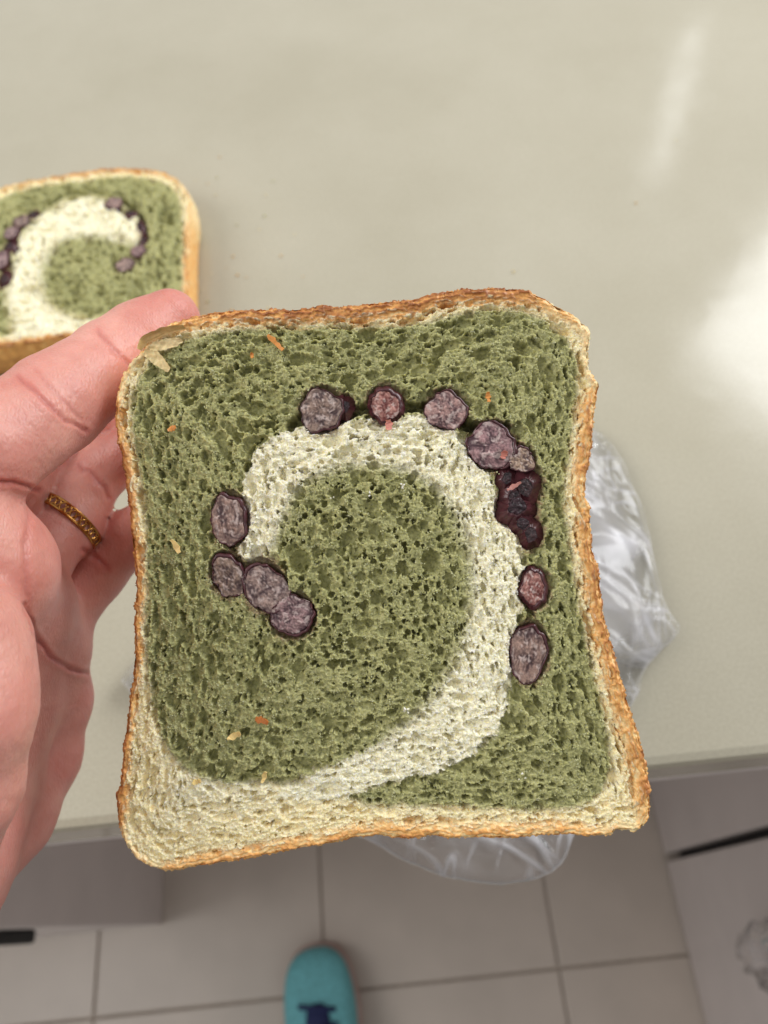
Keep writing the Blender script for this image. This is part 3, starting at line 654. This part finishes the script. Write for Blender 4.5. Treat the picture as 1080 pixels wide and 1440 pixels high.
PALM = [[(-150, 705, .152, 84), (-60, 760, .158, 88), (-25, 800, .162, 90), (-45, 900, .180, 80), (-60, 1050, .186, 86), (-100, 1200, .178, 100)],
        [(-25, 810, .170, 84), (26, 845, .186, 70), (66, 905, .208, 56), (70, 985, .218, 54), (50, 1065, .218, 58), (2, 1145, .208, 70), (-90, 1230, .190, 90)],
        [(5, 880, .188, 62), (5, 1000, .196, 64), (-20, 1090, .196, 70)],
        [(-110, 770, .172, 80), (-100, 1000, .180, 105), (-150, 1200, .178, 120)]]
THENAR = [[(-50, 900, .146, 82), (-52, 1000, .143, 92), (-75, 1100, .147, 96), (-130, 1220, .160, 110)]]
THUMB = [[(-70, 930, .146, 90), (-150, 830, .135, 84), (-205, 735, .132, 76), (-215, 640, .136, 66), (-205, 560, .142, 54)]]
ARM = [[(-110, 1180, .174, 120), (-230, 1420, .180, 135), (-420, 1750, .190, 160)]]
allp = np.array([np.concatenate([Q(*p[:3]), [p[3] * p[2] / F]]) for ch in FINGERS + PALM + THENAR + THUMB + ARM for p in ch])
lo = (allp[:, :3] - allp[:, 3:]).min(0) - 0.004; hi = (allp[:, :3] + allp[:, 3:]).max(0) + 0.004
hv = 0.0011
n3 = np.ceil((hi - lo) / hv).astype(int) + 1
G = np.meshgrid(*[(lo[k] + hv * np.arange(n3[k])).astype(np.float32) for k in range(3)], indexing='ij', sparse=True)
palm = None
for ch in PALM + ARM:
    s_ = cap_sdf(G, ch, 0.004); palm = s_ if palm is None else smin(palm, s_, 0.010)
fg = None
for ch in FINGERS:
    s_ = cap_sdf(G, ch, 0.003); fg = s_ if fg is None else smin(fg, s_, 0.0008)
body = smin(palm, fg, 0.003)
th_ = cap_sdf(G, THENAR[0], 0.004)
tb = cap_sdf(G, THUMB[0], 0.004)
body = smin(body, smin(th_, tb, 0.008), 0.0028)
HV, HF = surface_nets(body.astype(np.float64), lo, hv)
del palm, fg, body, th_, tb
hand = mesh_obj('hand', HV, HF, M_HAND)
sb = hand.modifiers.new('s', 'SUBSURF'); sb.levels = 1; sb.render_levels = 1
sm = hand.modifiers.new('m', 'SMOOTH'); sm.iterations = 3; sm.factor = 0.5
dg = bpy.context.evaluated_depsgraph_get()
nm = bpy.data.meshes.new_from_object(hand.evaluated_get(dg)); hand.modifiers.clear(); old = hand.data; hand.data = nm; bpy.data.meshes.remove(old); nm.name = 'hand'
nv = len(nm.vertices); co = np.empty(nv * 3, np.float32); nm.vertices.foreach_get('co', co); co = co.reshape(-1, 3).astype(float)
no = np.empty(nv * 3, np.float32); nm.vertex_normals.foreach_get('vector', no); no = no.reshape(-1, 3).astype(float)
hx = 540 - co[:, 0] * F / co[:, 2]; hy = 720 + co[:, 1] * F / co[:, 2]
vdir = -co / np.linalg.norm(co, axis=1)[:, None]; facing = np.clip((no * vdir).sum(1) * 3, 0, 1)
disp = np.zeros(nv); red = np.zeros(nv)
def crease(pts, w, dp, rd, dmin=0, dmax=1):
    global disp, red
    P = np.asarray(pts, float); best = np.full(nv, 1e9)
    xx = hx + 2.5 * pn(hx / 14, hy / 14, 71); yy = hy + 2.5 * pn(hx / 14, hy / 14, 72)
    for k in range(len(P) - 1):
        e = P[k + 1] - P[k]; t = np.clip(((xx - P[k, 0]) * e[0] + (yy - P[k, 1]) * e[1]) / (e @ e), 0, 1)
        best = np.minimum(best, np.hypot(xx - P[k, 0] - t * e[0], yy - P[k, 1] - t * e[1]))
    m = facing * (-co[:, 2] > dmin) * (-co[:, 2] < dmax)
    g = np.exp(-(best / w) ** 2)
    disp -= dp * g * m; disp += dp * 0.35 * np.exp(-((best - 2.2 * w) / (1.6 * w)) ** 2) * m
    red = np.maximum(red, rd * np.exp(-(best / (w * 2.2)) ** 2) * m)
crease([(26, 530), (60, 562), (90, 590), (122, 606)], 2.6, .00042, .5, 0, .19)
crease([(50, 520), (80, 556), (114, 590)], 2.2, .0002, .25, 0, .19)
crease([(138, 466), (158, 490), (182, 514)], 2.8, .0003, .4, 0, .2)
crease([(0, 678), (30, 681), (55, 690)], 3, .0006, .7, .145, .2)
crease([(112, 655), (130, 668), (146, 686), (152, 700)], 3, .0004, .5, .185, .3)
crease([(118, 772), (135, 784), (152, 800)], 3, .0004, .5, .185, .3)
crease([(34, 850), (46, 890), (72, 925), (100, 942), (124, 948)], 2.8, .0006, .6, .148, .3)
crease([(44, 700), (36, 760), (36, 820), (40, 860)], 4, .0003, .3, .145, .3)
for (ax, ay, bx, by) in ((10, 560, 70, 640), (20, 700, 70, 760), (60, 1000, 110, 990), (190, 470, 215, 495), (20, 610, 60, 660), (50, 1050, 90, 1090)):
    crease([(ax, ay), ((ax + bx) / 2 + 4, (ay + by) / 2 - 3), (bx, by)], 1.8, .00008, .08, .14)
disp += 0.00022 * fbm(hx / 38, hy / 38, 77, 3)
co += no * disp[:, None]
nm.vertices.foreach_set('co', co.astype(np.float32).ravel())
tipc = Q(250, 436, .19); tip = np.exp(-(np.linalg.norm(co - tipc, axis=1) / 0.010) ** 2)
red = np.clip(red + 0.35 * np.exp(-(np.linalg.norm(co - Q(250, 440, .195), axis=1) / 0.012) ** 2) + 0.22 * sstep(690, 800, hy) * sstep(.158, .172, -co[:, 2]) + 0.18 * np.clip(fbm(hx / 60, hy / 60, 79, 3) + .2, 0, 1), 0, 1)
for nme, arr in (('red', red), ('tip', tip)):
    a = nm.attributes.new(nme, 'FLOAT', 'POINT'); a.data.foreach_set('value', arr.astype(np.float32))
nm.polygons.foreach_set('use_smooth', np.full(len(nm.polygons), True)); nm.update()
hand.matrix_world = Matrix.Translation(Vector(CAM)) @ BASIS.to_4x4()
tag(hand, 'left hand with pink palm toward the camera holding the bread slice', 'hand')

# gold ring on the third finger
A, B = np.array(Q(60, 772, .200)), np.array(Q(138, 694, .210)); axis = (B - A) / np.linalg.norm(B - A)
cen = np.array(Q(96, 734, .2062)); e1 = np.cross(axis, [0, 0, 1.0]); e1 /= np.linalg.norm(e1); e2 = np.cross(axis, e1)
ring = empty('ring', CAM + cen[0] * RT + cen[1] * UP - cen[2] * FW)
ring.matrix_world = hand.matrix_world @ Matrix.Translation(Vector(cen)) @ Matrix((e1, e2, axis)).transposed().to_4x4()
tag(ring, 'ornate openwork gold ring worn on a shaded finger behind the bread', 'ring')
RR = 43 * .206 / F + 0.0013
def tube(pts, r, closed, sides=8):
    P = np.asarray(pts, float); n = len(P); tg = (np.roll(P, -1, 0) - np.roll(P, 1, 0)) if closed else np.gradient(P, axis=0)
    tg /= np.linalg.norm(tg, axis=1)[:, None]; ref = P / np.linalg.norm(P, axis=1)[:, None]
    a = np.cross(tg, ref); a /= np.linalg.norm(a, axis=1)[:, None]; b = np.cross(a, tg); V = []
    for k in range(sides):
        t = 2 * math.pi * k / sides; V.append(P + r * (math.cos(t) * a + math.sin(t) * b))
    V = np.stack(V, 1).reshape(-1, 3); Fq = []
    for i in range(n if closed else n - 1):
        for k in range(sides):
            j = (i + 1) % n; Fq.append((i * sides + k, j * sides + k, j * sides + (k + 1) % sides, i * sides + (k + 1) % sides))
    return V, Fq
tt = np.linspace(0, 2 * math.pi, 96, endpoint=False)
for z in (-0.0013, 0.0013):
    V, Fq = tube(np.c_[RR * np.cos(tt), RR * np.sin(tt), np.full(96, z)], 0.00042, True); mesh_obj('rail', V, Fq, M_GOLD, ring)
tz = np.linspace(0, 2 * math.pi, 360, endpoint=False)
for ph in (0, math.pi):
    V, Fq = tube(np.c_[(RR + .0002 * np.cos(18 * tz)) * np.cos(tz), (RR + .0002 * np.cos(18 * tz)) * np.sin(tz), 0.0011 * np.sin(18 * tz + ph)], 0.00026, True, 6); mesh_obj('filigree', V, Fq, M_GOLD, ring)

# ------------------------------------------------------------------ clear bag under the held slice
def film(name, outline, height, seed, label, cat, zb, amp=0.004, step=0.0016, milk_and_glint=(0.05, 0.8), zdrop=0.0):
    """outline: photograph pixels unprojected at height zb"""
    P = np.array([on_z(px, py, zb)[:2] for px, py in outline]); P = smooth_poly(P, 1)
    seg = np.hypot(*(np.roll(P, -1, 0) - P).T); ac = np.concatenate([[0], np.cumsum(seg)]); na, nr = 760, 150
    sp = np.linspace(0, ac[-1], na, endpoint=False); k = np.clip(np.searchsorted(ac, sp, side='right') - 1, 0, len(P) - 1)
    O = P[k] + (np.roll(P, -1, 0) - P)[k] * ((sp - ac[k]) / seg[k])[:, None]
    O = O + 0.0012 * np.stack([fbm(sp / .012, sp * 0, seed + 11, 3), fbm(sp / .012, sp * 0 + 9, seed + 12, 3)], 1)
    cen = P.mean(0); f = (1 - np.linspace(0, 1, nr) ** 1.3 * .995)[None, :]
    X = cen[0] + (O[:, :1] - cen[0]) * f; Y = cen[1] + (O[:, 1:] - cen[1]) * f
    d, _, _ = poly_dist(X, Y, O[::4]); d = np.maximum(d, 0)
    wx, wy = .012 * fbm(X / .04, Y / .04, seed + 5, 2), .012 * fbm(X / .04, Y / .04, seed + 6, 2)
    def ridg(sx, sy, an, sd):
        c, s_ = math.cos(an), math.sin(an); a, b = (X + wx) * c + (Y + wy) * s_, -(X + wx) * s_ + (Y + wy) * c
        return 1 - 2 * np.abs(pn(a / sx, b / sy, sd))
    wr = .46 * ridg(.024, .11, .2, seed) + .30 * ridg(.015, .08, 1.1, seed + 1) + .17 * ridg(.008, .045, -.35, seed + 2) + .10 * ridg(.0045, .026, .6, seed + 3)
    prof = np.sqrt(np.clip(d, 0, .03) / .03); near = np.clip(d / .010, .08, 1)
    top = zb + prof * height + amp * (wr - .4) * near
    low = np.where(Y < y_edge + .002, top - .0015 - .3 * prof * height + .5 * amp * (ridg(.02, .06, .9, seed + 9) - .6) * near, np.minimum(ZC + 0.0012 + .001 * near * ridg(.02, .05, 0.4, seed + 4), top - .001))
    mk = milk_and_glint[0] + .25 * sstep(.007, .016, d) + milk_and_glint[1] * np.clip((np.maximum(ridg(.024, .11, .2, seed), np.maximum(ridg(.015, .08, 1.1, seed + 1), ridg(.008, .045, -.35, seed + 2))) - .72) / .28, 0, 1) ** 1.5 * np.clip(.5 + pn(X / .015, Y / .015, seed + 33), 0, 1) + .35 * np.exp(-(d / .0007) ** 2)  # film cloudiness, plus highlights painted white along the fold crests and rim
    i_ = np.arange(na)[:, None]; j_ = np.arange(nr - 1)[None, :]
    q = np.stack([i_ * nr + j_, i_ * nr + j_ + 1, (i_ + 1) % na * nr + j_ + 1, (i_ + 1) % na * nr + j_], -1).reshape(-1, 4)
    V = np.concatenate([np.stack([X, Y, Z], -1).reshape(-1, 3) for Z in (top, low)])
    o = mesh_obj(name, V, np.concatenate([q, q[:, ::-1] + na * nr]), M_FILM, None, attrs={'milk_and_glint': np.tile(mk.ravel(), 2)})
    return tag(o, label, cat)
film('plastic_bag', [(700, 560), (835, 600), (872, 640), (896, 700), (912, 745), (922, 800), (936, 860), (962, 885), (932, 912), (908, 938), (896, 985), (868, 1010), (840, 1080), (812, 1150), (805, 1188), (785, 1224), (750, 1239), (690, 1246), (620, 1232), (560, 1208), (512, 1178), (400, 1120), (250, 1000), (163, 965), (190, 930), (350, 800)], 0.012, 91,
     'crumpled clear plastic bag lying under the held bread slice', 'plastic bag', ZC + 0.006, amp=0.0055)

# ------------------------------------------------------------------ shoe on the floor
shoe = empty('sneaker', on_z(440, 1440, 0))
sc_ = on_z(447, 1328, 0.03); yt = sc_[1]; xc = on_z(446, 1400, 0.03)[0]
tag(shoe, 'turquoise mesh sneaker with navy laces on the tiled floor', 'shoe')
M_SHOE = plain('shoe_mesh', (0.15, 0.45, 0.50), 0.7, var=0.22, scale=260, bmp=0.5, bd=0.0008)
M_SOLE = plain('shoe_sole', (0.50, 0.36, 0.33), 0.6, var=0.1)
M_LACE = plain('navy_lace', (0.012, 0.02, 0.09), 0.7, var=0.3, scale=400, bmp=0.4)
ang_s = math.radians(3)
def sp_(x, y, z): return np.array([x * math.cos(ang_s) - y * math.sin(ang_s), x * math.sin(ang_s) + y * math.cos(ang_s), z])
def shoe_loft(name, prof, m, nseg=28, closed=True):
    """prof rows: y back from the toe, half width, z low, z high, x shift"""
    V = []
    for (y, w, z0, z1, xs) in prof:
        for k in range(nseg):
            t = 2 * math.pi * k / nseg; c, s_ = math.cos(t), math.sin(t)
            V.append(sp_(xs + w * math.copysign(abs(c) ** .75, c), -y, (z0 + z1) / 2 + (z1 - z0) / 2 * math.copysign(abs(s_) ** .8, s_)))
    V = np.array(V); n = len(prof)
    Fq = [(i * nseg + k, i * nseg + (k + 1) % nseg, (i + 1) * nseg + (k + 1) % nseg, (i + 1) * nseg + k) for i in range(n - 1) for k in range(nseg)]
    Fq = [list(f) for f in Fq] + [list(range(nseg))[::-1], [(n - 1) * nseg + k for k in range(nseg)]]
    o = mesh_obj(name, V + np.array([xc, yt, 0]) - np.array(shoe.location), Fq, m, shoe)
    sbm = o.modifiers.new('s', 'SUBSURF'); sbm.levels = 1; sbm.render_levels = 2
    return o
shoe_loft('sole', [(-.002, .012, .004, .020, 0), (.004, .028, .002, .024, 0), (.02, .040, .0, .026, 0), (.05, .046, .0, .026, .001), (.09, .047, .0, .026, .002), (.14, .040, .0, .028, .002), (.2, .036, .0, .032, 0), (.25, .034, .0, .034, 0), (.268, .022, .004, .034, 0)], M_SOLE)
shoe_loft('upper', [(.002, .010, .018, .036, 0), (.008, .026, .016, .048, 0), (.022, .038, .016, .058, 0), (.05, .044, .016, .066, .001), (.09, .045, .016, .078, .002), (.13, .039, .018, .094, .002), (.17, .036, .02, .104, .001), (.21, .034, .02, .106, 0), (.25, .030, .022, .104, 0), (.264, .018, .03, .1, 0)], M_SHOE)
shoe_loft('tongue', [(.060, .011, .062, .0735, .001), (.075, .015, .064, .080, .001), (.1, .016, .07, .088, .002), (.13, .017, .08, .102, .002), (.17, .017, .09, .116, .002), (.19, .014, .098, .126, .002)], M_LACE)
for k in range(5):
    y = .066 + k * .022; z = .0755 + k * .0075
    ts = np.linspace(-1, 1, 15)
    P = np.array([sp_(.001 + (.021 + .001 * k) * t, -(y + .004 * t * (-1) ** k), z + .0035 - .009 * t * t) for t in ts])
    V, Fq = tube(P, .0030, False, 6); mesh_obj('lace', V + np.array([xc, yt, 0]) - np.array(shoe.location), [list(f) for f in Fq], M_LACE, shoe)

# ------------------------------------------------------------------ crumpled film on the far right, beside the cabinet
v_ = at(1103, 1345, 1.0) - CAM; wp = CAM + v_ * ((xr - 0.022) / v_[0])
def crumple(name, cx, cy, z0, z1, rx, label, cat, seed):
    nu, nv_ = 70, 60; V = []; mk = []
    for i in range(nu):
        u = i / (nu - 1); z = z0 + (z1 - z0) * u; prof = rx * (0.25 + 0.95 * math.sin(math.pi * min(u * .92 + .06, 1)) ** .8)
        th = np.linspace(0, 2 * math.pi, nv_, endpoint=False)
        rr = prof * (1 + .35 * (1 - 2 * np.abs(fbm(np.cos(th) * 1.6 + u * 2, np.sin(th) * 1.6 - u, seed, 3))))
        V.append(np.c_[cx + rr * np.cos(th), cy + rr * np.sin(th), np.full(nv_, z)]); mk.append(.05 + .3 * np.clip(1 - 2 * np.abs(fbm(np.cos(th) * 1.6 + u * 2, np.sin(th) * 1.6 - u, seed, 3)), 0, 1) ** 4)  # slightly cloudy wrap with highlights painted white on its fold crests
    ii = np.arange(nv_); Fq = np.concatenate([np.stack([k * nv_ + ii, k * nv_ + (ii + 1) % nv_, (k + 1) * nv_ + (ii + 1) % nv_, (k + 1) * nv_ + ii], 1) for k in range(nu - 1)])
    o = mesh_obj(name, np.concatenate(V), Fq, M_FILM, None, attrs={'milk_and_glint': np.concatenate(mk)}); return tag(o, label, cat)
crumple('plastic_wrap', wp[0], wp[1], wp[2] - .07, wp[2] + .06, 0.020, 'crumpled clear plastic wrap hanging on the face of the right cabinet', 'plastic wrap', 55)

# bread crumbs dropped on the counter
R_ = np.random.default_rng(12); V, Fq, C = [], [], []
for _ in range(46):
    px, py = R_.normal(330, 70), R_.normal(350, 60)
    if R_.random() < .3: px, py = R_.uniform(300, 1000), R_.uniform(60, 1000)
    p = on_z(px, py, ZC + .0006); b = len(V); r_ = R_.uniform(.0003, .0009)
    for q in ((0, 0, 1), (.9, 0, 0), (.2, .9, .1), (-.8, .4, 0), (-.7, -.6, .1), (.3, -.9, 0), (0, 0, -.5)): V.append(p + r_ * np.array(q) * R_.uniform(.6, 1.3, 3))
    Fq += [(b, b + k, b + k % 5 + 1) for k in range(1, 6)] + [(b + 6, b + k % 5 + 1, b + k) for k in range(1, 6)]
    C += [np.array([(.62, .36, .12), (.75, .6, .33), (.40, .40, .2)][R_.integers(3)])] * 7
tag(mesh_obj('counter_crumbs', np.array(V), np.array(Fq), M_CRUMB, None, np.array(C), smooth=False), 'tiny scattered bread crumbs on the stone counter near the flat slice', 'crumbs', kind='stuff')
